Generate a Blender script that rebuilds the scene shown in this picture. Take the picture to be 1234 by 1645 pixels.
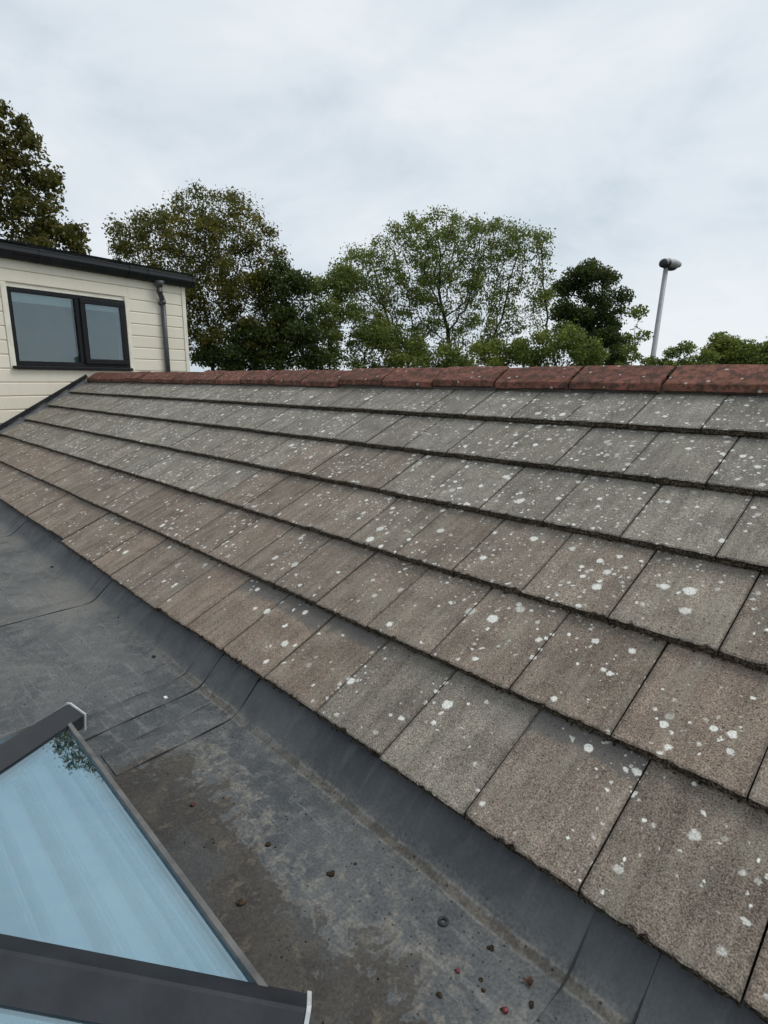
import bpy, bmesh, math, random
import numpy as np
from mathutils import Vector, Matrix, kdtree
R_ = math.radians
scene = bpy.context.scene
for o in list(bpy.data.objects): bpy.data.objects.remove(o)
COL = scene.collection

# ------------------------------------------------------------------ camera
CAM = np.array([0.0, -0.983, 1.028])
YAW, PITCH, ROLL, FPX = R_(45.955), R_(12.91), R_(0.32), 925.7     # focal length in pixels of a 1234 x 1645 frame
F_ = np.array([-math.sin(YAW)*math.cos(PITCH), math.cos(YAW)*math.cos(PITCH), -math.sin(PITCH)])
r0 = np.array([math.cos(YAW), math.sin(YAW), 0.0]); u0 = np.cross(r0, F_)
RT = math.cos(ROLL)*r0 + math.sin(ROLL)*u0
UP = -math.sin(ROLL)*r0 + math.cos(ROLL)*u0
cd = bpy.data.cameras.new('camera'); cam = bpy.data.objects.new('camera', cd); COL.objects.link(cam)
cam.matrix_world = Matrix(((RT[0], UP[0], -F_[0], CAM[0]), (RT[1], UP[1], -F_[1], CAM[1]), (RT[2], UP[2], -F_[2], CAM[2]), (0, 0, 0, 1)))
cd.sensor_fit = 'VERTICAL'; cd.sensor_height = 24.0; cd.lens = FPX/1645*24.0
cd.clip_start = 0.02; cd.clip_end = 3000
scene.camera = cam
scene.render.resolution_x, scene.render.resolution_y = 768, 1024

def ray(px, py): return F_ + RT*(px-617.0)/FPX - UP*(py-822.5)/FPX
def at_z(px, py, z):
    v = ray(px, py); return CAM + v*((z-CAM[2])/v[2])
def at_dist(px, py, d):
    v = ray(px, py); return CAM + v*(d/math.hypot(v[0], v[1]))

# ------------------------------------------------------------------ sky and sun (overcast)
SUN_EL, SUN_AZ = R_(54), math.atan2(0.80, 0.60)            # azimuth as a math angle of the direction towards the sun
world = bpy.data.worlds.new('World'); scene.world = world; world.use_nodes = True
nt = world.node_tree; nt.nodes.clear()
out = nt.nodes.new('ShaderNodeOutputWorld'); bg = nt.nodes.new('ShaderNodeBackground'); bg.inputs['Strength'].default_value = 0.1
sky = nt.nodes.new('ShaderNodeTexSky'); sky.sky_type = 'NISHITA'; sky.sun_disc = False
sky.sun_elevation = SUN_EL; sky.sun_rotation = math.pi/2 - SUN_AZ
tc = nt.nodes.new('ShaderNodeTexCoord'); mp = nt.nodes.new('ShaderNodeMapping'); mp.inputs['Scale'].default_value = (1, 1, 2.2)
n1 = nt.nodes.new('ShaderNodeTexNoise'); n1.inputs['Scale'].default_value = 2.7; n1.inputs['Detail'].default_value = 8; n1.inputs['Roughness'].default_value = .56; n1.inputs['Distortion'].default_value = .35
cr = nt.nodes.new('ShaderNodeValToRGB')
cr.color_ramp.elements[0].position = .34; cr.color_ramp.elements[0].color = (.615, .70, .775, 1)
cr.color_ramp.elements[1].position = .66; cr.color_ramp.elements[1].color = (.855, .90, .938, 1)
e = cr.color_ramp.elements.new(.49); e.color = (.75, .815, .875, 1)
mul = nt.nodes.new('ShaderNodeVectorMath'); mul.operation = 'SCALE'; mul.inputs['Scale'].default_value = 10.0
mx = nt.nodes.new('ShaderNodeMix'); mx.data_type = 'RGBA'; mx.inputs[0].default_value = .94
L = nt.links.new
L(tc.outputs['Generated'], mp.inputs['Vector']); L(mp.outputs[0], n1.inputs['Vector']); L(n1.outputs['Fac'], cr.inputs[0])
L(cr.outputs[0], mul.inputs[0]); L(sky.outputs[0], mx.inputs[6]); L(mul.outputs[0], mx.inputs[7])
L(mx.outputs[2], bg.inputs['Color']); L(bg.outputs[0], out.inputs[0])
sl = bpy.data.lights.new('sun', 'SUN'); sl.energy = 1.5; sl.angle = R_(25); sl.color = (1, .96, .9)
so = bpy.data.objects.new('sun', sl); COL.objects.link(so)
sd = Vector((math.cos(SUN_AZ)*math.cos(SUN_EL), math.sin(SUN_AZ)*math.cos(SUN_EL), math.sin(SUN_EL)))
so.rotation_euler = sd.to_track_quat('Z', 'Y').to_euler(); so.location = (0, 0, 30)
vs = scene.view_settings; vs.view_transform = 'Standard'; vs.look = 'None'; vs.exposure = 0.0; vs.gamma = 1.0
vs.use_curve_mapping = False
scene.cycles.max_bounces = 7; scene.cycles.diffuse_bounces = 4; scene.cycles.glossy_bounces = 3; scene.cycles.transparent_max_bounces = 10

# ------------------------------------------------------------------ material helpers
class NT:
    dim = '3D'
    def __init__(s, name):
        s.m = bpy.data.materials.new(name); s.m.use_nodes = True; s.t = s.m.node_tree; s.t.nodes.clear()
        s.out = s.t.nodes.new('ShaderNodeOutputMaterial')
    def n(s, ty, **kw):
        nd = s.t.nodes.new(ty)
        for k, v in kw.items(): setattr(nd, k, v)
        return nd
    def put(s, sock, v):
        if isinstance(v, bpy.types.NodeSocket): s.t.links.new(v, sock)
        elif v is not None:
            if hasattr(sock.default_value, '__len__') and len(sock.default_value) == 4 and len(v) == 3: v = (*v, 1)
            sock.default_value = v
    def math(s, op, a, b=None, c=None, clamp=False):
        nd = s.n('ShaderNodeMath', operation=op, use_clamp=clamp); s.put(nd.inputs[0], a)
        if b is not None: s.put(nd.inputs[1], b)
        if c is not None: s.put(nd.inputs[2], c)
        return nd.outputs[0]
    def mix(s, f, a, b, blend='MIX'):
        nd = s.n('ShaderNodeMix', data_type='RGBA', blend_type=blend); s.put(nd.inputs[0], f); s.put(nd.inputs[6], a); s.put(nd.inputs[7], b)
        return nd.outputs[2]
    def noise(s, vec, scale, detail=3, rough=.5, dist=0, col=False):
        nd = s.n('ShaderNodeTexNoise'); nd.noise_dimensions = s.dim; s.put(nd.inputs['Vector'], vec); nd.inputs['Scale'].default_value = scale
        nd.inputs['Detail'].default_value = detail; nd.inputs['Roughness'].default_value = rough; nd.inputs['Distortion'].default_value = dist
        return nd.outputs['Color' if col else 'Fac']
    def voro(s, vec, scale, feature='F1'):
        nd = s.n('ShaderNodeTexVoronoi', feature=feature); nd.voronoi_dimensions = s.dim; s.put(nd.inputs['Vector'], vec); nd.inputs['Scale'].default_value = scale
        return nd
    def map(s, vec, scale=(1, 1, 1), loc=(0, 0, 0), rot=(0, 0, 0)):
        nd = s.n('ShaderNodeMapping'); s.put(nd.inputs['Vector'], vec); nd.inputs['Scale'].default_value = scale; nd.inputs['Location'].default_value = loc; nd.inputs['Rotation'].default_value = rot
        return nd.outputs[0]
    def step(s, v, lo, hi):                                   # smoothstep
        nd = s.n('ShaderNodeMapRange', interpolation_type='SMOOTHSTEP'); s.put(nd.inputs[0], v); s.put(nd.inputs[1], lo); s.put(nd.inputs[2], hi)
        return nd.outputs[0]
    def rng(s, v, lo, hi, a, b):
        nd = s.n('ShaderNodeMapRange'); s.put(nd.inputs[0], v); s.put(nd.inputs[1], lo); s.put(nd.inputs[2], hi); s.put(nd.inputs[3], a); s.put(nd.inputs[4], b)
        return nd.outputs[0]
    def sep(s, v):
        nd = s.n('ShaderNodeSeparateXYZ'); s.put(nd.inputs[0], v); return nd.outputs
    def pos(s): return s.n('ShaderNodeNewGeometry').outputs['Position']
    def obj(s): return s.n('ShaderNodeTexCoord').outputs['Object']
    def bump(s, h, strength=.5, dist=.01, normal=None):
        nd = s.n('ShaderNodeBump'); s.put(nd.inputs['Height'], h); nd.inputs['Strength'].default_value = strength; nd.inputs['Distance'].default_value = dist
        if normal is not None: s.put(nd.inputs['Normal'], normal)
        return nd.outputs[0]
    def principled(s, col, rough=.7, metal=0, normal=None, spec=.5):
        b = s.n('ShaderNodeBsdfPrincipled'); s.put(b.inputs['Base Color'], col); s.put(b.inputs['Roughness'], rough); s.put(b.inputs['Metallic'], metal)
        b.inputs['Specular IOR Level'].default_value = spec
        if normal is not None: s.put(b.inputs['Normal'], normal)
        s.t.links.new(b.outputs[0], s.out.inputs[0]); return b

def grey(s, v):                                                # value -> colour
    nd = s.n('ShaderNodeCombineColor')
    for i in range(3): s.put(nd.inputs[i], v)
    return nd.outputs[0]

def m_tile():
    s = NT('concrete_tile'); s.dim = '2D'; ob = s.obj(); geo = s.n('ShaderNodeNewGeometry')
    p = s.map(geo.outputs['Position'], rot=(-R_(28.656), 0, 0))   # roof-plane coordinates: x along the eave, y up the slope
    oi = s.n('ShaderNodeObjectInfo'); tint = oi.outputs['Color']; clean = oi.outputs['Alpha']
    offs = s.n('ShaderNodeVectorMath', operation='SCALE'); s.put(offs.inputs[0], (7.3, 3.1, 5.7)); s.put(offs.inputs['Scale'], oi.outputs['Random'])
    addv = s.n('ShaderNodeVectorMath', operation='ADD'); s.put(addv.inputs[0], ob); s.put(addv.inputs[1], offs.outputs[0]); lp = addv.outputs[0]
    g1 = s.noise(p, 230, 2, .6); g2 = s.noise(p, 85, 2, .6); m1 = s.noise(lp, 8, 4, .6, .4)
    streak = s.noise(s.map(lp, (30, 2.4, 1)), 1.0, 3, .6)
    v = s.math('MULTIPLY', s.rng(g1, .33, .67, .50, 1.50), s.rng(g2, .3, .7, .76, 1.24))
    v = s.math('MULTIPLY', v, s.rng(m1, .25, .75, .70, 1.28))
    v = s.math('MULTIPLY', v, s.rng(streak, .3, .7, .83, 1.15))
    col = s.mix(1.0, tint, grey(s, v), 'MULTIPLY')
    # warm aggregate grains
    grain = s.step(s.noise(p, 320, 1, .5), .60, .68)
    col = s.mix(s.math('MULTIPLY', grain, .5), col, (.36, .31, .25))
    # pale green-grey algae bloom
    alg = s.math('MULTIPLY', s.step(s.noise(s.map(lp, (13, 3.4, 1)), 1.0, 4, .65), .48, .70), .26)
    col = s.mix(alg, col, (.30, .295, .235))
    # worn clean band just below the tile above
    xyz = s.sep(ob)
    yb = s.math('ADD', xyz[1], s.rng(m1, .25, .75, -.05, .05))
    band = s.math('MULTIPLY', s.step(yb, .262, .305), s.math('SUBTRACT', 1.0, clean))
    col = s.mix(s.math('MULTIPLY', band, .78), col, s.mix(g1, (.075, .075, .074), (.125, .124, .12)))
    # dark moss dots
    vd = s.voro(p, 48); dots = s.step(s.math('ADD', vd.outputs['Distance'], s.math('MULTIPLY', g1, .2)), .29, .2)
    cs = s.sep(vd.outputs['Color']); dots = s.math('MULTIPLY', dots, s.math('GREATER_THAN', cs[0], .84))
    col = s.mix(s.math('MULTIPLY', dots, .7), col, (.05, .045, .037))
    # dirt along the side joints
    ed = s.math('MINIMUM', xyz[0], s.math('SUBTRACT', .296, xyz[0]))
    dirt = s.math('MULTIPLY', s.step(s.math('ADD', ed, s.math('MULTIPLY', g2, .014)), .017, .007), .5)
    col = s.mix(dirt, col, (.06, .054, .046))
    # crusty white lichen: irregular spots of uneven size, in drifts
    jit = s.n('ShaderNodeVectorMath', operation='MULTIPLY_ADD'); s.put(jit.inputs[0], s.noise(p, 70, 2, .6, 0, True)); s.put(jit.inputs[1], (.013, .013, 0)); s.put(jit.inputs[2], p)
    dens = s.math('ADD', s.noise(p, 3.6, 2), s.math('ADD', s.math('MULTIPLY_ADD', oi.outputs['Random'], .20, -.10), s.rng(s.sep(p)[1], 0, 1.0, -.07, .10)))
    mask = None
    for scl, rad, cut in ((12.0, .182, .56), (22.0, .21, .64), (43.0, .22, .84)):
        vv = s.voro(jit.outputs[0], scl); c3 = s.sep(vv.outputs['Color'])
        r = s.math('MULTIPLY', s.math('MULTIPLY_ADD', s.math('POWER', c3[1], 3.0), 1.0, .26), rad)
        on = s.math('GREATER_THAN', s.math('ADD', c3[0], s.rng(dens, .32, .68, -.38, .36)), cut)
        d = s.step(s.math('SUBTRACT', vv.outputs['Distance'], r), .035, -.06)
        d = s.math('MULTIPLY', s.math('MULTIPLY', d, on), s.math('MULTIPLY_ADD', c3[2], .95, .28), clamp=True)
        mask = d if mask is None else s.math('MAXIMUM', mask, d)
    up = s.sep(geo.outputs['Normal'])[2]
    mask = s.math('MULTIPLY', mask, s.rng(g1, .32, .55, .6, 1.0), clamp=True)
    lic = s.mix(g2, (.66, .66, .60), (.90, .89, .83))
    mask = s.math('MULTIPLY', mask, s.math('GREATER_THAN', up, .5))
    col = s.mix(mask, col, lic)
    h = s.math('ADD', s.math('MULTIPLY', g1, 1.0), s.math('MULTIPLY', mask, .5))
    h = s.math('ADD', h, s.math('MULTIPLY', g2, .7))
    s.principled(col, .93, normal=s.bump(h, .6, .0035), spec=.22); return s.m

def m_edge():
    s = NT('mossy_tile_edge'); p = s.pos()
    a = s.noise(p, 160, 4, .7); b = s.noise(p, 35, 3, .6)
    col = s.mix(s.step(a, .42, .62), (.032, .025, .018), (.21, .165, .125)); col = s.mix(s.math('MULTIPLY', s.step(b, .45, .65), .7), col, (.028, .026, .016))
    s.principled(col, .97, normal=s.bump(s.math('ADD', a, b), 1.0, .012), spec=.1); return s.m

def m_moss():
    s = NT('dark_moss'); p = s.pos()
    a = s.noise(p, 260, 3, .7); col = s.mix(s.step(a, .35, .7), (.018, .014, .010), (.105, .078, .047))
    s.principled(col, 1.0, normal=s.bump(a, 1.0, .006), spec=.05); return s.m

def m_ridge():
    s = NT('red_clay_ridge'); p = s.pos(); oi = s.n('ShaderNodeObjectInfo')
    a = s.noise(p, 26, 6, .7); b = s.noise(p, 140, 3, .65); c = s.noise(p, 9, 5, .65, .6)
    base = s.mix(oi.outputs['Random'], (.120, .054, .039), (.215, .097, .066))
    base = s.mix(s.step(c, .45, .62), base, (.25, .105, .08))
    col = s.mix(s.math('MULTIPLY', s.step(a, .46, .58), .75), base, (.058, .042, .034))
    col = s.mix(s.math('MULTIPLY', s.step(s.math('ADD', a, s.math('MULTIPLY', b, .4)), .62, .52), .35), col, (.33, .17, .135))
    col = s.mix(s.math('MULTIPLY', s.step(b, .55, .66), .35), col, (.03, .026, .022))
    vv = s.voro(p, 24); c3 = s.sep(vv.outputs['Color'])
    d = s.math('MULTIPLY', s.step(s.math('ADD', vv.outputs['Distance'], s.math('MULTIPLY', b, .25)), .36, .26), s.math('GREATER_THAN', c3[0], .80))
    col = s.mix(s.math('MULTIPLY', d, .8), col, (.52, .47, .42))
    s.principled(col, .92, normal=s.bump(s.math('ADD', a, s.math('MULTIPLY', b, .6)), .9, .010), spec=.18); return s.m

def m_membrane():
    s = NT('rubber_membrane'); s.dim = '2D'; p = s.pos(); xyz = s.sep(p); x, y, z = xyz[0], xyz[1], xyz[2]
    a = s.noise(p, 3.0, 5, .62, .3); b = s.noise(p, 22, 6, .68, .25); c = s.noise(p, 130, 3, .65); w = s.noise(p, 8.5, 6, .65, .4)
    col = s.mix(s.step(a, .36, .64), (.052, .058, .063), (.090, .095, .097))
    col = s.mix(s.math('MULTIPLY', s.step(w, .44, .66), .32), col, (.135, .137, .132))
    col = s.mix(s.math('MULTIPLY', s.step(b, .50, .66), .42), col, (.175, .174, .163))
    scr = s.noise(s.map(p, (3, 46, 1), rot=(0, 0, .5)), 1.0, 3, .6); col = s.mix(s.math('MULTIPLY', s.step(scr, .60, .72), .22), col, (.24, .24, .23))
    # dried puddle beside the rooflight kerb with a silt rim
    q = s.math('ADD', s.math('SUBTRACT', -.365, y), s.rng(w, .25, .75, -.10, .10))
    q = s.math('ADD', q, s.rng(b, .25, .75, -.045, .045))
    q = s.math('ADD', q, s.rng(s.noise(p, 1.9, 2), .3, .7, -.06, .06))
    xin = s.step(s.math('ADD', x, s.math('MULTIPLY', b, .05)), -1.71, -1.65)
    rim = s.math('MULTIPLY', s.math('MULTIPLY', s.step(q, -.16, -.02), s.step(q, .04, -.015)), xin)
    rim = s.math('MULTIPLY', rim, s.math('MULTIPLY', s.rng(b, .40, .56, .08, 1.0), s.rng(s.noise(p, 70, 3, .65), .38, .58, .25, 1.0)), clamp=True)
    col = s.mix(s.math('MULTIPLY', rim, .55), col, (.235, .213, .175))
    tide = s.math('MULTIPLY', s.step(s.math('ABSOLUTE', s.math('SUBTRACT', q, -.005)), .010, .001), xin); col = s.mix(s.math('MULTIPLY', tide, .3), col, (.24, .22, .18))
    pud = s.math('MULTIPLY', s.step(q, -.03, .025), xin)
    pc = s.mix(s.step(w, .35, .65), (.036, .031, .026), (.062, .053, .042)); pc = s.mix(s.math('MULTIPLY', s.step(b, .56, .68), .45), pc, (.16, .135, .1))
    pc = s.mix(s.math('MULTIPLY', s.step(a, .5, .62), .6), pc, (.055, .06, .064))
    col = s.mix(s.math('MULTIPLY', pud, .94), col, pc)
    # dust at the far end
    far = s.math('MULTIPLY', s.step(x, -1.9, -3.2), s.step(s.noise(p, 1.3, 5, .65), .35, .65)); col = s.mix(s.math('MULTIPLY', far, .55), col, (.20, .19, .168))
    # silt line where the sheet turns up to the tiles
    j = s.math('ADD', s.math('ADD', y, .074), s.rng(s.noise(p, 5, 3, .6), .25, .75, -.0035, .0035)); ja = s.math('ABSOLUTE', s.math('ADD', j, s.rng(b, .25, .75, -.0035, .0035)))
    lm = s.math('MULTIPLY', s.rng(s.noise(p, 2.3, 3), .38, .6, .2, 1.0), s.step(x, -3.2, -1.5))
    edge = s.math('MULTIPLY', s.step(s.math('ABSOLUTE', s.math('SUBTRACT', ja, .0125)), .0058, .0005), lm)
    soft = s.math('MULTIPLY', s.step(ja, .06, .012), .35); col = s.mix(s.math('MULTIPLY', soft, s.step(b, .35, .6)), col, (.20, .192, .17))
    core = s.math('MULTIPLY', s.step(ja, .0125, .0085), lm); col = s.mix(s.math('MULTIPLY', core, .85), col, s.mix(s.step(b, .4, .6), (.085, .072, .056), (.15, .132, .106)))
    fl = s.step(s.math('ADD', z, s.rng(b, .3, .7, -.004, .004)), -.152, -.112); fc = s.mix(s.step(a, .35, .65), (.064, .070, .077), (.094, .100, .105))
    sc2 = s.noise(s.map(p, (30, 3, 3)), 1.0, 3, .6); fc = s.mix(s.math('MULTIPLY', s.step(sc2, .52, .7), .35), fc, (.135, .14, .145))
    fc = s.mix(s.math('MULTIPLY', s.step(w, .52, .66), .25), fc, (.15, .15, .148))
    col = s.mix(fl, col, fc)
    col = s.mix(s.math('MULTIPLY', edge, s.rng(b, .36, .58, .08, .62), clamp=True), col, (.25, .24, .217))
    # grit specks
    vd = s.voro(p, 42); cs = s.sep(vd.outputs['Color']); dot = s.math('MULTIPLY', s.step(vd.outputs['Distance'], .16, .08), s.math('GREATER_THAN', cs[0], .88))
    col = s.mix(s.math('MULTIPLY', dot, s.math('MULTIPLY_ADD', fl, -.75, .8)), col, (.022, .02, .018))
    cc = s.rng(c, .3, .7, s.math('MULTIPLY_ADD', fl, .2, .72), s.math('MULTIPLY_ADD', fl, -.2, 1.28)); col = s.mix(1.0, col, grey(s, cc), 'MULTIPLY')
    ro = s.math('SUBTRACT', s.rng(b, .3, .7, .55, .8), s.math('MULTIPLY', pud, .12))
    h = s.math('ADD', s.math('MULTIPLY', b, 1.0), s.math('MULTIPLY', c, .2))
    t2 = s.math('MULTIPLY', s.math('MULTIPLY', s.step(s.math('ABSOLUTE', s.math('SUBTRACT', q, .075)), .006, .001), xin), .35); col = s.mix(t2, col, (.15, .13, .10))
    s.principled(col, ro, normal=s.bump(h, .35, .006), spec=.35); return s.m

def m_simple(name, col, rough=.5, metal=0, var=.12, nscale=12, bump=0, bscale=80, spec=.5):
    s = NT(name); p = s.pos(); a = s.noise(p, nscale, 5, .6)
    c2 = tuple(max(0, c*(1-var*2)) for c in col); c3 = tuple(min(1, c*(1+var)) for c in col)
    c = s.mix(s.step(a, .3, .7), c2, c3)
    nrm = s.bump(s.noise(p, bscale, 3, .6), bump, .003) if bump else None
    s.principled(c, s.rng(a, .3, .7, max(.02, rough-.06), min(1, rough+.08)), metal, nrm, spec); return s.m

def m_board():
    s = NT('cream_cladding'); p = s.pos(); ob = s.obj(); oi = s.n('ShaderNodeObjectInfo')
    a = s.noise(s.map(p, (1, 1, 14)), 5, 4, .6); b = s.noise(s.map(p, (3, 3, .5)), 3, 4, .6)
    col = s.mix(s.rng(oi.outputs['Random'], 0, 1, 0, 1), (.78, .725, .60), (.82, .765, .645))
    col = s.mix(s.math('MULTIPLY', s.step(b, .48, .75), .22), col, (.64, .585, .47))
    s.principled(col, .6, normal=s.bump(a, .25, .002), spec=.3); return s.m

def m_glass_roof():
    s = NT('solar_glass'); p = s.pos()
    g = s.n('ShaderNodeBsdfGlossy'); g.inputs['Color'].default_value = (.68, .90, 1.0, 1); g.inputs['Roughness'].default_value = .012
    t = s.n('ShaderNodeBsdfTransparent'); t.inputs['Color'].default_value = (.88, .975, 1.0, 1)
    fr = s.n('ShaderNodeFresnel'); fr.inputs['IOR'].default_value = 1.9
    mxs = s.n('ShaderNodeMixShader'); s.put(mxs.inputs[0], s.math('MULTIPLY_ADD', fr.outputs[0], .60, .26, clamp=True)); s.t.links.new(t.outputs[0], mxs.inputs[1]); s.t.links.new(g.outputs[0], mxs.inputs[2])
    d = s.n('ShaderNodeBsdfDiffuse'); d.inputs['Color'].default_value = (.55, .6, .62, 1)   # dried rain streaks
    st = s.noise(s.map(p, (34, 3, 3)), 1.0, 4, .6); sp = s.step(s.noise(p, 210, 2), .62, .7)
    dust = s.math('ADD', s.rng(st, .45, .75, .0, .05), s.math('MULTIPLY', sp, .03))
    m2 = s.n('ShaderNodeMixShader'); s.put(m2.inputs[0], dust); s.t.links.new(mxs.outputs[0], m2.inputs[1]); s.t.links.new(d.outputs[0], m2.inputs[2])
    s.t.links.new(m2.outputs[0], s.out.inputs[0]); return s.m

def m_glass_window():
    s = NT('window_glass')
    g = s.n('ShaderNodeBsdfGlossy'); g.inputs['Color'].default_value = (.86, .95, 1, 1); g.inputs['Roughness'].default_value = .02
    t = s.n('ShaderNodeBsdfTransparent'); t.inputs['Color'].default_value = (.78, .88, .88, 1)
    fr = s.n('ShaderNodeFresnel'); fr.inputs['IOR'].default_value = 1.55
    nrm = s.bump(s.noise(s.pos(), 1.3, 2), .45, .05); s.put(g.inputs['Normal'], nrm)
    mxs = s.n('ShaderNodeMixShader'); s.put(mxs.inputs[0], s.math('MULTIPLY_ADD', fr.outputs[0], 1.0, .06, clamp=True)); s.t.links.new(t.outputs[0], mxs.inputs[1]); s.t.links.new(g.outputs[0], mxs.inputs[2])
    s.t.links.new(mxs.outputs[0], s.out.inputs[0]); return s.m

def m_leaf(name, c1, c2, c3):
    s = NT(name); p = s.pos(); geo = s.n('ShaderNodeNewGeometry'); rnd = geo.outputs['Random Per Island']
    col = s.mix(rnd, c1, c2); col = s.mix(s.math('MULTIPLY', s.step(s.noise(p, .8, 3), .5, .72), .8), col, c3)
    col = s.mix(s.math('MULTIPLY', s.math('GREATER_THAN', rnd, .93), .6), col, tuple(x*1.7 for x in c3))
    b = s.principled(col, .55, spec=.35)
    t = s.n('ShaderNodeBsdfTranslucent'); s.put(t.inputs['Color'], s.mix(.5, col, (.12, .16, .02)))
    mxs = s.n('ShaderNodeMixShader'); mxs.inputs[0].default_value = .36
    s.t.links.new(b.outputs[0], mxs.inputs[1]); s.t.links.new(t.outputs[0], mxs.inputs[2]); s.t.links.new(mxs.outputs[0], s.out.inputs[0]); return s.m

M = dict(tile=m_tile(), edge=m_edge(), moss=m_moss(), ridge=m_ridge(), membrane=m_membrane(), board=m_board(), rglass=m_glass_roof(), wglass=m_glass_window(),
    mortar=m_simple('mortar', (.11, .1, .09), .95, bump=.8), lead=m_simple('lead_sheet', (.13, .135, .14), .55, .2, .2, 9, .3, 30),
    anthracite=m_simple('anthracite_powder_coat', (.010, .0115, .014), .45, 0, .15, 8, .1, 300, .25), barcap=m_simple('grey_aluminium_bar', (.020, .023, .028), .36, 0, .18, 10, .15, 240),
    capend=m_simple('pale_grey_end_cap', (.50, .53, .53), .5, 0, .1, 20), edgebar=m_simple('mid_grey_glazing_edge', (.125, .122, .118), .55, 0, .2, 14, .2, 120),
    gutter=m_simple('black_gutter_plastic', (.017, .019, .023), .22, 0, .1, 6), pipe=m_simple('grey_downpipe_plastic', (.06, .064, .068), .4, 0, .12, 6),
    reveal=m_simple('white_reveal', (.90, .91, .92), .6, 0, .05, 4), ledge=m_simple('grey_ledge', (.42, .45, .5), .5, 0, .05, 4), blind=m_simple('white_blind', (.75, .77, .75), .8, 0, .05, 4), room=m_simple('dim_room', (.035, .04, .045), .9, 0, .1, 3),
    trim=m_simple('cream_trim', (.82, .775, .655), .5, 0, .06, 6), rubber=m_simple('black_rubber', (.012, .012, .013), .45, 0, .1, 40),
    bark=m_simple('bark', (.055, .046, .036), .95, 0, .3, 5, 1.0, 30), ground=m_simple('grass_ground', (.05, .07, .025), .95, 0, .3, .6), brick=m_simple('brown_brickwork', (.22, .12, .08), .9, 0, .25, 14),
    lamp=m_simple('galvanised_post', (.33, .34, .35), .55, .2, .1, 3), lamphead=m_simple('lamp_housing', (.36, .37, .375), .5, .0, .12, 5), lampdark=m_simple('lamp_dark_end', (.03, .03, .032), .5, 0, .1, 5),
    berry=m_simple('red_berry', (.16, .01, .016), .35, 0, .2, 90), deadleaf=m_simple('dead_leaf', (.075, .034, .02), .9, 0, .3, 90), chip=m_simple('white_chip', (.7, .7, .68), .7, 0, .05, 90),
    drymoss=m_simple('dry_brown_moss', (.085, .055, .03), 1.0, 0, .4, 120, 1.0, 200),
    leaf_oak=m_leaf('leaf_olive', (.062, .066, .013), (.145, .136, .024), (.25, .19, .027)),
    leaf_dark=m_leaf('leaf_dark', (.025, .042, .012), (.055, .080, .019), (.085, .110, .024)),
    leaf_ash=m_leaf('leaf_fresh', (.090, .125, .028), (.200, .245, .052), (.27, .30, .062)),
    leaf_left=m_leaf('leaf_russet', (.055, .060, .015), (.120, .105, .022), (.20, .14, .028)))

# ------------------------------------------------------------------ mesh helpers
def tag(o, label=None, cat=None, group=None, kind=None):
    if label: o['label'] = label
    if cat: o['category'] = cat
    if group: o['group'] = group
    if kind: o['kind'] = kind
    return o
def empty(name, loc=(0, 0, 0)):
    o = bpy.data.objects.new(name, None); o.location = loc; o.empty_display_size = .1; COL.objects.link(o); return o
def link(name, me, parent=None, mats=()):
    for m in mats: me.materials.append(m)
    o = bpy.data.objects.new(name, me); COL.objects.link(o)
    if parent is not None:
        o.parent = parent; o.matrix_parent_inverse = Matrix.Translation(-Vector(parent.location))
    return o
def from_bm(name, bm, mat, parent=None, smooth=False):
    me = bpy.data.meshes.new(name); bmesh.ops.recalc_face_normals(bm, faces=bm.faces); bm.to_mesh(me); bm.free()
    if smooth: me.shade_smooth()
    return link(name, me, parent, mat if isinstance(mat, (list, tuple)) else [mat])
def from_np(name, verts, faces, mat, parent=None, smooth=False):
    verts = np.asarray(verts, np.float32); faces = np.asarray(faces, np.int32); k = faces.shape[1]
    me = bpy.data.meshes.new(name); me.vertices.add(len(verts)); me.vertices.foreach_set('co', verts.ravel())
    me.loops.add(faces.size); me.loops.foreach_set('vertex_index', faces.ravel())
    me.polygons.add(len(faces)); me.polygons.foreach_set('loop_start', np.arange(len(faces), dtype=np.int32)*k); me.polygons.foreach_set('loop_total', np.full(len(faces), k, np.int32))
    me.update(calc_edges=True); me.validate()
    if smooth: me.shade_smooth()
    return link(name, me, parent, [mat])
def box8(bm, pts):                                             # 8 points: bottom loop 0-3, top loop 4-7
    v = [bm.verts.new(p) for p in pts]
    for f in ((3, 2, 1, 0), (4, 5, 6, 7), (0, 1, 5, 4), (1, 2, 6, 5), (2, 3, 7, 6), (3, 0, 4, 7)): bm.faces.new([v[i] for i in f])
def bevel(bm, w, seg=1): bmesh.ops.bevel(bm, geom=list(bm.edges), offset=w, segments=seg, affect='EDGES', profile=.6)
def box(name, lo, hi, mat, parent=None, bev=0, xf=None):
    (x0, y0, z0), (x1, y1, z1) = lo, hi; bm = bmesh.new()
    box8(bm, [(x0, y0, z0), (x1, y0, z0), (x1, y1, z0), (x0, y1, z0), (x0, y0, z1), (x1, y0, z1), (x1, y1, z1), (x0, y1, z1)])
    if bev: bevel(bm, bev)
    if xf:
        for v in bm.verts: v.co = xf(*v.co)
    return from_bm(name, bm, mat, parent)
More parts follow.
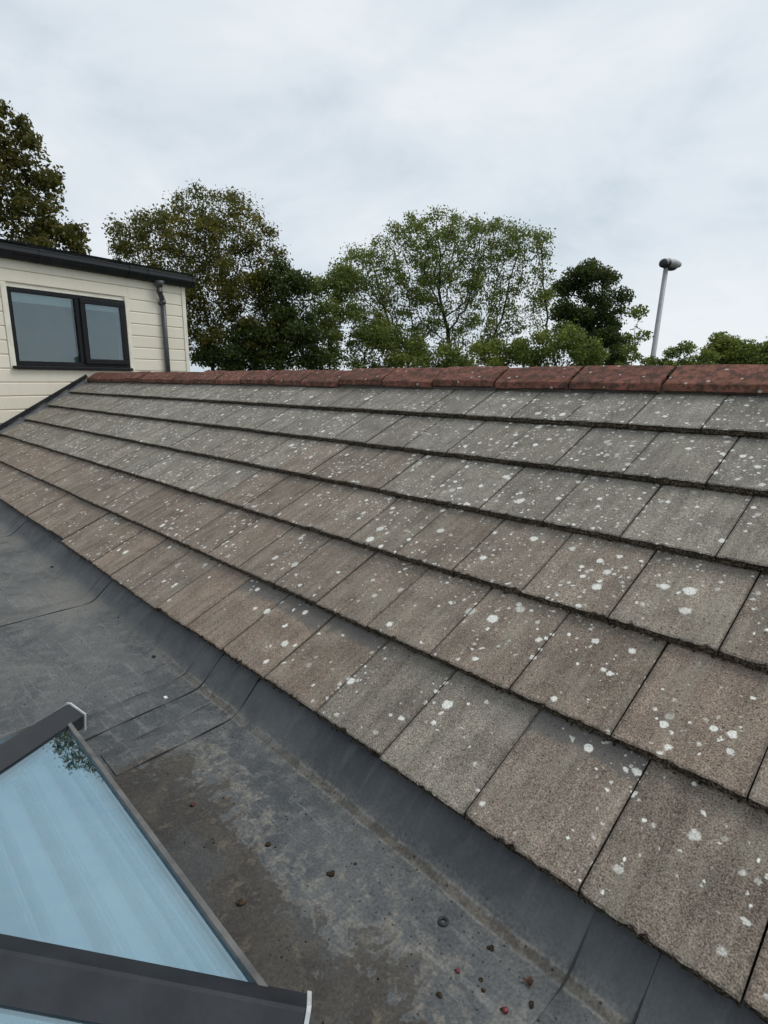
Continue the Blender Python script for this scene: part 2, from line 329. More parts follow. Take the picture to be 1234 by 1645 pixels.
def tube(bm, pts, rad, sides=12, cap=True):
    pts = [Vector(p) for p in pts]; rings = []
    rad = rad if isinstance(rad, (list, tuple)) else [rad]*len(pts)
    ref = Vector((.31, .11, .94))
    for i, p in enumerate(pts):
        t = (pts[min(i+1, len(pts)-1)]-pts[max(i-1, 0)]).normalized(); a = t.cross(ref)
        if a.length < .05: a = t.cross(Vector((1, 0, 0)))
        a.normalize(); b = t.cross(a)
        rings.append([bm.verts.new(p+a*math.cos(2*math.pi*k/sides)*rad[i]+b*math.sin(2*math.pi*k/sides)*rad[i]) for k in range(sides)])
    for r1, r2 in zip(rings, rings[1:]):
        for k in range(sides): bm.faces.new((r1[k], r1[(k+1) % sides], r2[(k+1) % sides], r2[k]))
    if cap: bm.faces.new(rings[0][::-1]); bm.faces.new(rings[-1])
def prism(bm, prof, A, B):                                     # profile functions give 3-D points at the two ends
    a = [bm.verts.new(p) for p in A]; b = [bm.verts.new(p) for p in B]; n = len(a)
    for i in range(n): bm.faces.new((a[i], a[(i+1) % n], b[(i+1) % n], b[i]))
    bm.faces.new(a[::-1]); bm.faces.new(b)

# ------------------------------------------------------------------ ground
gm = bpy.data.meshes.new('ground'); gm.from_pydata([(-1500, -1500, -3.0), (1500, -1500, -3.0), (1500, 1500, -3.0), (-1500, 1500, -3.0)], [], [(0, 1, 2, 3)])
tag(link('ground', gm, None, [M['ground']]), kind='structure')

# ------------------------------------------------------------------ flat rubber roof with its upstand to the tiles
ZF = -.16
LX0, LX1, LY1 = -1.88, -.652, -.577                            # rooflight kerb: x range and the edge towards the tiles
LY0 = LY1-(LX1-LX0)
SK = R_(13); WO = Vector((-9.1, 1.94, 0)); WD = Vector((-math.sin(SK), math.cos(SK), 0)); WN = Vector((math.cos(SK), math.sin(SK), 0))   # cladding wall
def wx(y): return WO.x+(y-WO.y)*WD.x/WD.y                      # x of the wall plane at a given y
rs = np.random.RandomState(5)
xs = sorted(set([round(-10.4+.1*i, 3) for i in range(136)]+[LX0+.02, LX1-.02])); ys = sorted(set([round(-4.6+.09*i, 3) for i in range(50)]+[LY0+.02, LY1-.02]))
ys = [y for y in ys if y < -.14]+[-.125, -.105, -.088, -.072, -.055, -.035, -.01, .03, .08, .14]
def fillet(y):
    pts = [(-9, 0), (-.125, 0), (-.105, .001), (-.088, .003), (-.072, .008), (-.055, .018), (-.035, .034), (-.01, .056), (.03, .092), (.08, .118), (.14, .13), (9, .13)]
    for (a, b), (c, d) in zip(pts, pts[1:]):
        if a <= y <= c: return b+(d-b)*(y-a)/(c-a)
    return 0
def wob(x, y): return .0022*math.sin(x*2.1+y*1.3)+.0016*math.sin(x*5.3-y*4.1+1)+.0009*math.sin(x*13+y*7)
def roof_z(x, y): return ZF+fillet(y)+(wob(x, y) if y < .02 else 0)
V, Fc, idx = [], [], {}
for i, x in enumerate(xs):
    for j, y in enumerate(ys): idx[i, j] = len(V); V.append((x, y, roof_z(x, y)))
for i in range(len(xs)-1):
    for j in range(len(ys)-1):
        cx, cy = (xs[i]+xs[i+1])/2, (ys[j]+ys[j+1])/2
        if LX0+.02 < cx < LX1-.02 and LY0+.02 < cy < LY1-.02: continue
        Fc.append((idx[i, j], idx[i+1, j], idx[i+1, j+1], idx[i, j+1]))
flat = from_np('flat_roof', V, Fc, M['membrane'], None, True); tag(flat, kind='structure')
def seam(xa, xb, sk, y0=-4.4, y1=.1):                          # a lapped strip of the same sheet, proud by a few millimetres
    yy = [y for y in np.linspace(y0, -.14, 40)]+[-.105, -.088, -.072, -.055, -.035, -.01, .03, .08, y1]
    bm = bmesh.new(); rows = []
    for k, y in enumerate(yy):
        w1 = .004*math.sin(y*9+xa*5)+sk*y; 
        rows.append([bm.verts.new((x, y, roof_z(x, y)+h)) for x, h in ((xa+w1-.003, -.002), (xa+w1, .0035), ((xa+xb)/2+w1, .0042), (xb+w1, .0035), (xb+w1+.003, -.002))])
    for a, b in zip(rows, rows[1:]):
        for k in range(4): bm.faces.new((a[k], a[k+1], b[k+1], b[k]))
    st = from_bm('seam_strip', bm, M['membrane'], flat, True)
    for xe in (xa, xb):
        bm = bmesh.new(); tube(bm, [(xe+.004*math.sin(y*9+xa*5)+sk*y, y, roof_z(xe+sk*y, y)+.0012) for y in yy], [.0026+.0012*math.sin(y*31+xe*7) for y in yy], 5); from_bm('lap_shadow', bm, M['rubber'], st)  # black bead added to draw the shadow line along each lap edge
    return st
seam(-1.855, -1.715, -.10, -.50); seam(-2.12, -1.99, -.13, -1.2); seam(-3.35, -3.22, -.05, -4.4); seam(-5.2, -5.06, .02); seam(-.40, -.27, .05)
bw = empty('extension_walls', (-3, -2, -3)); tag(bw, 'brick walls carrying the flat rubber roof', 'wall')
box('wall', (-10.3, -4.5, -3), (2.95, -4.3, -.175), M['brick'], bw); box('wall', (2.95, -4.5, -3), (3.15, 3.8, -.175), M['brick'], bw)

# ------------------------------------------------------------------ pitched roof of concrete tiles
TH, G, WT, TT, TL = R_(28.656), .35376, .30, .034, .405
roof = empty('tiled_roof', (-4, 1, -.2)); tag(roof, 'weathered pitched roof of lichen-spotted concrete tiles with red clay ridge', 'roof')
def RP(x, s, n): return Vector((x, s*math.cos(TH)-n*math.sin(TH), s*math.sin(TH)+n*math.cos(TH)))
tilt = TH-math.atan2(TT, G)
rnd = random.Random(3)
def tile_mesh(nx, seed):
    r = random.Random(seed); bm = bmesh.new(); w = .2962
    ysl = [0.0, .0045, .02, .13, .26, TL]; rows = []
    chip = [r.random() < .16 for _ in range(nx+1)]
    for k, y in enumerate(ysl):
        row = []
        for i in range(nx+1):
            x = w*i/nx; yy, z = y, 0.0
            if k == 0: z = -.0042; yy += r.uniform(-.0022, .0022)+(r.uniform(.003, .007) if chip[i] else 0)
            elif k == 1: yy += r.uniform(-.001, .0015)+(.005 if chip[i] else 0); z = -r.uniform(0, .0008)
            else: z = r.uniform(-.0005, .0006)
            if i in (0, nx) and k > 0: z -= .0016
            row.append(bm.verts.new((x, yy, z)))
        rows.append(row)
    for a, b in zip(rows, rows[1:]):
        for i in range(nx): bm.faces.new((a[i], a[i+1], b[i+1], b[i])).material_index = 0
    fr = [[v for v in rows[0]]]
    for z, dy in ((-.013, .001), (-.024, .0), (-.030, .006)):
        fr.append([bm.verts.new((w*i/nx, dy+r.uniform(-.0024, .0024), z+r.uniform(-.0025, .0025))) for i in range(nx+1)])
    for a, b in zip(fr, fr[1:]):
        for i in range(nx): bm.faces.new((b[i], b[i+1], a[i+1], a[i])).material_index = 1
    bl = bm.verts.new((0, TL, -.030)); br = bm.verts.new((w, TL, -.030))
    L_ = [q[0] for q in rows]; R2 = [q[-1] for q in rows]
    bm.faces.new(L_+[bl]+[q[0] for q in fr[:0:-1]]).material_index = 1
    bm.faces.new(R2[::-1]+[q[-1] for q in fr[1:]]+[br]).material_index = 1
    bm.faces.new([q for q in fr[-1]]+[br, bl]).material_index = 1
    bm.faces.new([q for q in rows[-1]][::-1]+[bl, br]).material_index = 1
    bmesh.ops.recalc_face_normals(bm, faces=bm.faces)
    me = bpy.data.meshes.new('roof_tile'); bm.to_mesh(me); bm.free()
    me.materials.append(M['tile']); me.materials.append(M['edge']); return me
fine = [tile_mesh(22, 100+i) for i in range(9)]; mid = [tile_mesh(9, 200+i) for i in range(7)]; coarse = [tile_mesh(4, 300+i) for i in range(6)]
X0 = [-1.3281, -.8225, -.9926, -1.1108, -1.2575, -1.3925]
rotm = Matrix.Rotation(tilt, 4, 'X')
tile_spots = []
for k in range(6):
    j0 = math.floor((X0[k]+9.8)/WT)
    for j in range(-j0, 9):
        xa = X0[k]+j*WT
        if xa > 1.15: continue
        s0 = k*G+rnd.uniform(-.0025, .0025)
        if k == 0 and xa < -4.3: s0 += .028
        if k == 0: s0 += .006*math.sin(xa*2.7)
        p = RP(xa+.002, s0, rnd.uniform(-.0015, .0015))
        lim = wx(p.y+.2)+.05
        if xa+WT < lim-.06: continue
        dist = math.hypot(p.x, p.y+.98)
        me = rnd.choice(fine if dist < 2.6 else mid if dist < 5 else coarse)
        mw = Matrix.Translation(p) @ rotm @ Matrix.Rotation(rnd.uniform(-.0035, .0035), 4, 'Z') @ Matrix.Rotation(rnd.uniform(-.004, .004), 4, 'Y')
        if xa-.05 < wx(p.y)+.12 or xa < wx(p.y+.35)+.12:       # cut along the wall
            me = me.copy(); bm = bmesh.new(); bm.from_mesh(me); inv = mw.inverted()
            co = inv @ (WO+WN*.05); no = inv.to_3x3() @ WN
            bmesh.ops.bisect_plane(bm, geom=list(bm.verts)+list(bm.edges)+list(bm.faces), plane_co=co, plane_no=-no, clear_outer=True)
            bmesh.ops.holes_fill(bm, edges=[e for e in bm.edges if e.is_boundary])
            if len(bm.faces) < 3: bm.free(); continue
            bm.to_mesh(me); bm.free()
        t = bpy.data.objects.new('roof_tile', me); COL.objects.link(t); t.parent = roof; t.matrix_parent_inverse = Matrix.Translation(-Vector(roof.location))
        t.matrix_world = mw; t.matrix_basis = mw
        # weathered colour: browner low on the slope, greyer towards the ridge
        br = [.92, .9, .78, .30, .12, .08][k]
        if k == 2 and xa < -3.3: br = .35
        if k == 3 and -3.2 < xa < -2.2: br = .6
        br = min(1, max(0, br+rnd.uniform(-.22, .12)))
        if k == 0 and (-1.34 < xa < -.74): br = .35
        if k == 0 and rnd.random() < .1: br = .25
        g_ = Vector((.212, .199, .168)); b_ = Vector((.188, .146, .114)); c = g_.lerp(b_, br)*rnd.uniform(.86, 1.14)
        if k == 0 and -.74 < xa+.01 < -.42: c = Vector((.205, .168, .136))
        clean = 0.0
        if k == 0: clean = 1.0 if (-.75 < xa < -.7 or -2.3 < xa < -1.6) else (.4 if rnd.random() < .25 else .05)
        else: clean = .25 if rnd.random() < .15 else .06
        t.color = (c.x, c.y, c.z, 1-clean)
        tile_spots.append((k, xa, s0))
# boards under the tiles, both slopes, so no gap shows light
bm = bmesh.new(); sA, sB = .02, 6.12*G
for a, b in (((-9.6, 1.6), None),):
    A = RP(0, sA, -.085); B = RP(0, sB, -.085); A2 = RP(0, sA, -.11); B2 = RP(0, sB, -.11)
    box8(bm, [(-10.0, A2.y, A2.z), (1.45, A2.y, A2.z), (1.45, B2.y, B2.z), (-10.0, B2.y, B2.z), (-10.0, A.y, A.z), (1.45, A.y, A.z), (1.45, B.y, B.z), (-10.0, B.y, B.z)])
from_bm('roof_deck', bm, M['moss'], roof)
YR, ZR = 1.972, 1.108                                          # ridge apex
bm = bmesh.new()
box8(bm, [(-10.0, YR+.03, .93), (1.45, YR+.03, .93), (1.45, YR+1.9, -.12), (-10.0, YR+1.9, -.12), (-10.0, YR+.03, 1.0), (1.45, YR+.03, 1.0), (1.45, YR+1.9, -.05), (-10.0, YR+1.9, -.05)])
from_bm('rear_slope', bm, M['mortar'], roof)
# ridge
def ridge_mesh(seed):
    r = random.Random(seed); bm = bmesh.new(); ln = .4555; n = 8
    prof = [(-.150, -.121), (-.1555, -.119), (-.1555, -.0865), (-.147, -.0795), (-.08, -.041), (-.02, -.0075), (0, 0), (.02, -.0075), (.08, -.041), (.15, -.081), (.152, -.12), (.137, -.12), (.135, -.09), (0, -.016), (-.135, -.09), (-.137, -.12)]
    rings = []
    for i in range(n+1):
        dx = r.uniform(-.003, .003) if i in (0, n) else 0
        e0 = i in (0, n); xi = ln*i/n if i not in (1, n-1) else (.010 if i == 1 else ln-.010)
        rings.append([bm.verts.new((xi+dx+(r.uniform(-.0025, .0025) if e0 else 0), y*(.965 if e0 else 1)+r.uniform(-.0015, .0015), z-(.006 if e0 else 0)+r.uniform(-.002, .002))) for y, z in prof])
    m = len(prof)
    for a, b in zip(rings, rings[1:]):
        for k in range(m): bm.faces.new((a[k], a[(k+1) % m], b[(k+1) % m], b[k]))
    for rg in (rings[0], rings[-1]):
        for k in range(7): 
            try: bm.faces.new((rg[k], rg[k+1], rg[min(14-k, 15)] if k < 7 else rg[13], rg[15-k] if 15-k < m else rg[15]))
            except Exception: pass
    bmesh.ops.recalc_face_normals(bm, faces=bm.faces)
    me = bpy.data.meshes.new('ridge_tile'); bm.to_mesh(me); bm.free(); me.materials.append(M['ridge']); return me
rmesh = [ridge_mesh(i) for i in range(6)]
bits = bmesh.new()
for j in range(-17, 5):
    xa = -1.065+.4675*j; me = rnd.choice(rmesh)
    t = bpy.data.objects.new('ridge_tile', me); COL.objects.link(t); t.parent = roof; t.matrix_parent_inverse = Matrix.Translation(-Vector(roof.location))
    t.matrix_basis = Matrix.Translation((xa+.005, YR, ZR+rnd.uniform(-.007, .006))) @ Matrix.Rotation(rnd.uniform(-.008, .008), 4, 'Z') @ Matrix.Rotation(rnd.uniform(-.014, .014), 4, 'Y') @ Matrix.Rotation(rnd.uniform(-.03, .03), 4, 'X')
bm = bmesh.new(); rr = random.Random(8)
prof = [(-.132, -.135), (-.128, -.1), (0, -.03), (.128, -.1), (.132, -.135)]
xsr = np.linspace(-9.08, 1.3, 260); rings = []
for x in xsr: rings.append([bm.verts.new((x, YR+y+rr.uniform(-.003, .003), ZR+z+rr.uniform(-.003, .003))) for y, z in prof])
for a, b in zip(rings, rings[1:]):
    for k in range(4): bm.faces.new((a[k], a[k+1], b[k+1], b[k]))
from_bm('mortar_bed', bm, M['mortar'], roof)
# moss and grit caught under the tile edges: uncountable
def lump(verts, faces, c, r, g, flat_=1.0):
    b = len(verts); t = [(0, 0, 1), (.9, 0, .3), (.28, .86, .3), (-.73, .53, .3), (-.73, -.53, .3), (.28, -.86, .3), (.7, .5, -.6), (-.3, .8, -.6), (-.9, 0, -.6), (-.3, -.8, -.6), (.7, -.5, -.6)]
    for x, y, z in t:
        k = r*g.uniform(.65, 1.3); verts.append((c[0]+x*k, c[1]+y*k, c[2]+z*k*flat_))
    for f in ((0, 1, 2), (0, 2, 3), (0, 3, 4), (0, 4, 5), (0, 5, 1), (1, 6, 2), (2, 7, 3), (3, 8, 4), (4, 9, 5), (5, 10, 1), (6, 7, 2), (7, 8, 3), (8, 9, 4), (9, 10, 5), (10, 6, 1), (6, 8, 7), (6, 9, 8), (6, 10, 9)): faces.append(tuple(b+i for i in f))
V, Fc = [], []; g = random.Random(21)
for k in range(1, 6):
    n = 420
    for i in range(n):
        x = .6-9.4*(g.random()**1.7)
        if x < wx(k*G)+.1: continue
        if math.sin(x*3.1+k*2)+math.sin(x*7.7+k*5)*.8 < -.5 and g.random() < .8: continue
        sz = g.uniform(.002, .0048); lump(V, Fc, RP(x, k*G+g.uniform(-.006, .004), g.uniform(-.036, -.022)), sz, g)
for i in range(420):
    x = .6-6.5*(g.random()**1.5); off = .028 if x < -4.3 else 0
    lump(V, Fc, RP(x, off+g.uniform(-.003, .006), g.uniform(-.030, -.018)), g.uniform(.002, .004), g)
for i in range(420):                                          # at the ridge joints
    j = g.randint(-16, 3); y = g.uniform(-.14, .03); lump(V, Fc, (-1.065+.4675*j+g.uniform(-.004, .004), YR+y, ZR-abs(y)*.55-.012+g.uniform(-.004, .008)), g.uniform(.004, .012), g)
tag(from_np('moss', V, Fc, M['moss'], roof), kind='stuff')

# ------------------------------------------------------------------ cladded building at the far end
def WP(u, n, z): return WO+WD*u+WN*n+Vector((0, 0, z))
def wbox(name, u0, u1, n0, n1, z0, z1, mat, parent, bev=0): return box(name, (u0, n0, z0), (u1, n1, z1), mat, parent, bev, xf=lambda u, n, z: WP(u, n, z))
bld = empty('cladded_extension', WP(0, -1, -3)); tag(bld, 'cream boarded upper extension with black gutter and dark framed window', 'building')
U0, U1, ZT = -3.6, 1.63, 2.50
W0, W1, WZ0, WZ1 = -1.035, .595, 1.185, 2.155
# core walls round the window opening
wbox('wall', U0, W0, -.25, 0, -3, ZT, M['trim'], bld); wbox('wall', W1, U1+.05, -.25, 0, -3, ZT, M['trim'], bld)
wbox('wall', W0, W1, -.25, 0, -3, WZ0, M['trim'], bld); wbox('wall', W0, W1, -.25, 0, WZ1, ZT, M['trim'], bld)
wbox('side_wall', U1-.15, U1+.045, -3.5, -.25, -3, ZT, M['trim'], bld); wbox('side_wall', U0, U0+.2, -3.5, -.25, -3, ZT, M['trim'], bld); wbox('rear_wall', U0+.2, U1-.15, -3.5, -3.3, -3, ZT, M['trim'], bld)
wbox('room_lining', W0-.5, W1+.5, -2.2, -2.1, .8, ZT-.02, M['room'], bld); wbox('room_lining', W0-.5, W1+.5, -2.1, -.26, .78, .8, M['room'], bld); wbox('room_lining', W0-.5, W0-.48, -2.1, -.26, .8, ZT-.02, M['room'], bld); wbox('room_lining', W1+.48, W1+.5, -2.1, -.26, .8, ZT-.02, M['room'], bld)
def board(u0, u1, z0, z1):
    bm = bmesh.new(); prof = [(.001, z0), (.012, z0+.001), (.020, z0+.010), (.021, z1-.016), (.010, z1-.005), (.001, z1-.004)]
    prism(bm, prof, [WP(u0, n, z) for n, z in prof], [WP(u1, n, z) for n, z in prof]); from_bm('cladding_board', bm, M['board'], bld)
PB = .174; zl = [1.147+PB*k for k in range(-7, 8)]
for a, b in zip(zl, zl[1:]+[ZT]):
    if b-a < .03: continue
    if b <= WZ0-.0 or a >= WZ1+.05: board(U0, U1-.003, a, b)
    else:
        board(U0, W0-.075, a, b); board(W1+.075, U1-.003, a, b)
        if a < WZ0-.05: board(W0-.072, W1+.072, a, WZ0-.045)
        if b > WZ1+.06: board(W0-.072, W1+.072, WZ1+.053, b)
wbox('corner_trim', U1, U1+.07, -.04, .034, -.6, ZT, M['trim'], bld, .003)
wbox('window_trim', W0-.07, W0-.002, .002, .031, WZ0-.045, WZ1+.05, M['trim'], bld, .003); wbox('window_trim', W1+.002, W1+.07, .002, .031, WZ0-.045, WZ1+.05, M['trim'], bld, .003)
win = empty('window', WP(W0, 0, WZ0)); win.parent = bld; win.matrix_parent_inverse = Matrix.Translation(-Vector(bld.location))
def wpart(name, u0, u1, n0, n1, z0, z1, mat, bev=.004):
    return wbox(name, u0, u1, n0, n1, z0, z1, mat, win, bev)
MU0, MU1 = -.165, -.085
for a in ((W0, W1, WZ1-.055, WZ1), (W0, W1, WZ0, WZ0+.06), (W0, W0+.05, WZ0+.06, WZ1-.055), (W1-.05, W1, WZ0+.06, WZ1-.055), (MU0, MU1, WZ0+.06, WZ1-.055)): wpart('frame', a[0], a[1], -.05, .022, a[2], a[3], M['anthracite'])
CA, CB, CZ0, CZ1 = MU1-.022, W1-.03, WZ0+.042, WZ1-.035        # opening casement stands proud
for a in ((CA, CB, CZ1-.072, CZ1), (CA, CB, CZ0, CZ0+.072), (CA, CA+.075, CZ0+.072, CZ1-.072), (CB-.075, CB, CZ0+.072, CZ1-.072)): wpart('casement_frame', a[0], a[1], .024, .048, a[2], a[3], M['anthracite'], .007)
wpart('pane', W0+.045, MU0+.005, -.03, -.006, WZ0+.055, WZ1-.05, M['wglass'], 0); wpart('pane', CA+.07, CB-.07, .026, .034, CZ0+.066, CZ1-.066, M['wglass'], 0)
wpart('sill', W0-.055, W1+.015, -.02, .075, WZ0-.042, WZ0-.004, M['anthracite'], .005)
wpart('roller_blind', W0+.06, MU0-.01, -.062, -.057, WZ1-.17, WZ1-.05, M['blind'], 0); wpart('roller_blind', MU1+.05, W1-.06, -.062, -.057, WZ1-.17, WZ1-.05, M['blind'], 0)
# fascia, roof edge, gutter
wbox('fascia', U0-.1, U1+.13, .0, .05, ZT-.02, ZT+.15, M['gutter'], bld); wbox('soffit', U0-.1, U1+.13, -.3, -.001, ZT+.001, ZT+.03, M['gutter'], bld)
bm = bmesh.new(); prof = [(-3.7, ZT+.32), (.075, ZT+.172), (.085, ZT+.196), (-3.7, ZT+.35)]
prism(bm, prof, [WP(U0-.15, n, z) for n, z in prof], [WP(U1+.16, n, z) for n, z in prof]); from_bm('flat_roof_edge', bm, M['gutter'], bld)
bm = bmesh.new(); prof = [(.052, 2.485), (.10, 2.483), (.115, 2.500), (.128, 2.525), (.150, 2.545), (.162, 2.570), (.164, 2.615), (.172, 2.62), (.172, 2.632), (.156, 2.632), (.153, 2.58), (.143, 2.556), (.118, 2.535), (.10, 2.497), (.062, 2.497), (.062, 2.63), (.052, 2.63)]
prism(bm, prof, [WP(U0-.1, n, z) for n, z in prof], [WP(U1+.17, n, z) for n, z in prof]); gut = from_bm('gutter', bm, M['gutter'], bld)
cxy = sum((n for n, z in prof[:9]))/9
for u in (-.62, .66, .97, U1+.165, -2.2):
    bm = bmesh.new(); pr = [(.055, 2.478), (.103, 2.476), (.120, 2.494), (.134, 2.520), (.156, 2.541), (.169, 2.568), (.171, 2.612), (.180, 2.617), (.180, 2.638), (.05, 2.638)]
    prism(bm, pr, [WP(u-.03, n, z) for n, z in pr], [WP(u+.03, n, z) for n, z in pr]); from_bm('gutter_union', bm, M['gutter'], bld)
dp = empty('downpipe', WP(1.235, .06, .9)); dp.parent = bld; dp.matrix_parent_inverse = Matrix.Translation(-Vector(bld.location))
bm = bmesh.new(); tube(bm, [WP(1.16, .105, 2.50), WP(1.16, .105, 2.44), WP(1.16, .105, 2.41)], [.085, .06, .044], 14); from_bm('outlet', bm, M['pipe'], dp, True)
bm = bmesh.new(); tube(bm, [WP(1.16, .105, 2.42), WP(1.16, .105, 2.335), WP(1.168, .103, 2.315), WP(1.222, .07, 2.255), WP(1.235, .066, 2.232), WP(1.235, .066, 2.19)], .040, 14); from_bm('swan_neck', bm, M['pipe'], dp, True)
bm = bmesh.new(); tube(bm, [WP(1.235, .066, 2.20), WP(1.235, .066, .75)], .037, 14); from_bm('pipe', bm, M['pipe'], dp, True)
for z in (2.345, 2.20): 
    bm = bmesh.new(); uu = 1.16 if z > 2.3 else 1.235; nn = .105 if z > 2.3 else .066
    tube(bm, [WP(uu, nn, z-.025), WP(uu, nn, z+.025)], .046, 14); from_bm('socket', bm, M['pipe'], dp, True)
wbox('bracket', 1.175, 1.215, .02, .085, 2.165, 2.195, M['pipe'], dp, .004)
# lead apron and dark angle where the tiles meet the boards
bm = bmesh.new(); rows = []
for i in range(60):
    s = -.05+i*(6.05*G)/59; k = s/G; drop = -(k-math.floor(k))*TT*.9 if k > 0 else 0
    xw = wx(RP(0, s, 0).y)
    a = RP(xw+.022, s, drop+.05); b = RP(xw+.03, s, drop+.012); c = RP(xw+.10+.018*math.sin(s*9), s, drop+.008); d = RP(xw+.105+.018*math.sin(s*9), s, drop-.004)
    rows.append([bm.verts.new(q) for q in (a, b, c, d)])
for a, b in zip(rows, rows[1:]):
    for k in range(3): bm.faces.new((a[k], a[k+1], b[k+1], b[k]))
from_bm('lead_apron', bm, M['lead'], roof, True)
bm = bmesh.new(); A, B = [], []
for s, Lst in ((-.05, A), (6.0*G, B)):
    xw = wx(RP(0, s, 0).y)
    for dn, dx in ((.03, .021), (.03, .048), (.075, .048), (.075, .021)): Lst.append(RP(xw+dx, s, dn))
prism(bm, None, A, B); from_bm('angle_trim', bm, M['gutter'], roof)

# ------------------------------------------------------------------ pyramid rooflight
ZE = -.03; HT = .19
rl = empty('roof_lantern', ((LX0+LX1)/2, (LY0+LY1)/2, ZF)); tag(rl, 'pyramid rooflight with blue tinted glass and dark grey bars', 'rooflight')
APX = Vector(((LX0+LX1)/2, (LY0+LY1)/2, ZE+HT))
CN = [Vector((LX0, LY1, ZE)), Vector((LX1, LY1, ZE)), Vector((LX1, LY0, ZE)), Vector((LX0, LY0, ZE))]
mid_ = Vector((APX.x, APX.y, ZE))
def ring(name, o0, o1, z0, z1, mat, parent, bev=0):            # four mitred members between two square outlines
    for i in range(4):
        a, b = CN[i], CN[(i+1) % 4]; bm = bmesh.new()
        def off(c, d, z):
            return Vector((c.x+(d if c.x > mid_.x else -d), c.y+(d if c.y > mid_.y else -d), z))
        box8(bm, [off(a, o0, z0), off(b, o0, z0), off(b, o1, z0), off(a, o1, z0), off(a, o0, z1), off(b, o0, z1), off(b, o1, z1), off(a, o1, z1)])
        if bev: bevel(bm, bev)
        from_bm(name, bm, mat, parent)
ring('kerb', -.012, -.055, -.45, ZE-.042, M['anthracite'], rl)
ring('eave_beam', .004, -.046, ZE-.04, ZE-.006, M['edgebar'], rl, .004)
ring('inner_ledge', -.056, -.115, ZE-.085, ZE-.065, M['ledge'], rl, .003)
ring('inner_bead', -.122, -.136, ZE-.075, ZE-.045, M['reveal'], rl, .003)
ring('bead_gasket', -.116, -.1215, ZE-.12, ZE-.07, M['pipe'], rl)
ring('reveal', -.056, -.075, -.62, ZE-.088, M['reveal'], rl)
ring('inner_step', -.076, -.16, -.40, -.36, M['reveal'], rl, .003)
ring('thermal_break', -.142, -.158, ZE-.135, ZE-.10, M['pipe'], rl)
ring('inner_frame', -.162, -.225, ZE-.16, ZE-.12, M['ledge'], rl, .003)
ring('inner_bead', -.240, -.250, ZE-.12, ZE-.09, M['reveal'], rl, .002)
ring('frame_gasket', -.228, -.236, ZE-.16, ZE-.13, M['pipe'], rl)
box('room_floor', (LX0-.02, LY0-.02, -.70), (LX1+.02, LY1+.02, -.66), M['reveal'], rl)
for i in range(4):                                             # glass
    a, b = CN[i], CN[(i+1) % 4]; e_ = (b-a).normalized(); up = (APX-(a+b)/2).normalized(); nrm = e_.cross(up)
    if nrm.z < 0: nrm = -nrm
    A = a+nrm*.004; B = b+nrm*.004; T = APX+nrm*.004; bm = bmesh.new()
    lo = [bm.verts.new(p-nrm*.0) for p in (A, B, T)]; hi = [bm.verts.new(p+nrm*.008) for p in (A, B, T)]
    bm.faces.new(lo[::-1]); bm.faces.new(hi)
    for k in range(3): bm.faces.new((lo[k], lo[(k+1) % 3], hi[(k+1) % 3], hi[k]))
    from_bm('glass_pane', bm, M['rglass'], rl)
    # white strips added under the glass, standing in for its pale streaks along the eave
    for d0, d1, dn in ((.034, .040, .012), (.062, .072, .016), (.098, .135, .030), (.150, .156, .024), (.186, .232, .040), (.262, .268, .03)):
        w0, w1 = d0*.86/.9, d1*.86/.9; bm = bmesh.new(); qs = [a+up*d0+e_*(w0+.02)-nrm*dn, b+up*d0-e_*(w0+.02)-nrm*dn, b+up*d1-e_*(w1+.02)-nrm*dn, a+up*d1+e_*(w1+.02)-nrm*dn]
        box8(bm, [*[p-nrm*.006 for p in qs], *qs]); from_bm('glass_streak', bm, M['reveal'], rl)
    # retaining strip along the lower edge of the pane
    bm = bmesh.new(); q = .011
    for_ = [a-up*q*.2+nrm*.0125, b-up*q*.2+nrm*.0125, b+up*q+nrm*.0125-e_*q*1.4, a+up*q+nrm*.0125+e_*q*1.4]
    box8(bm, [*for_, *[p+nrm*.007 for p in for_]]); from_bm('glazing_strip', bm, M['edgebar'], rl)
for i in range(4):                                             # hip bars with chamfered caps
    c = CN[i]; dirh = (APX-c).normalized(); side = dirh.cross(Vector((0, 0, 1))).normalized(); upn = side.cross(dirh).normalized()
    if upn.z < 0: upn = -upn
    s = c-dirh*.028; t = APX-dirh*.02
    prof = [(-.052, -.032), (-.052, .007), (-.004, .040), (.004, .040), (.052, .007), (.052, -.032)]
    bm = bmesh.new(); prism(bm, prof, [s+side*x+upn*y for x, y in prof], [t+side*x+upn*y for x, y in prof])
    hb = from_bm('hip_bar', bm, M['barcap'], rl)
    pe = [(-.0555, -.044), (-.0555, .009), (-.005, .0445), (.005, .0445), (.0555, .009), (.0555, -.044)]
    bm = bmesh.new(); prism(bm, pe, [s-dirh*.008+side*x+upn*y for x, y in pe], [s-dirh*.0005+side*x+upn*y for x, y in pe])
    from_bm('end_cap', bm, M['capend'], hb)
bm = bmesh.new(); tube(bm, [APX+Vector((0, 0, -.03)), APX+Vector((0, 0, .05)), APX+Vector((0, 0, .062))], [.09, .09, .05], 8); from_bm('apex_boss', bm, M['barcap'], rl)

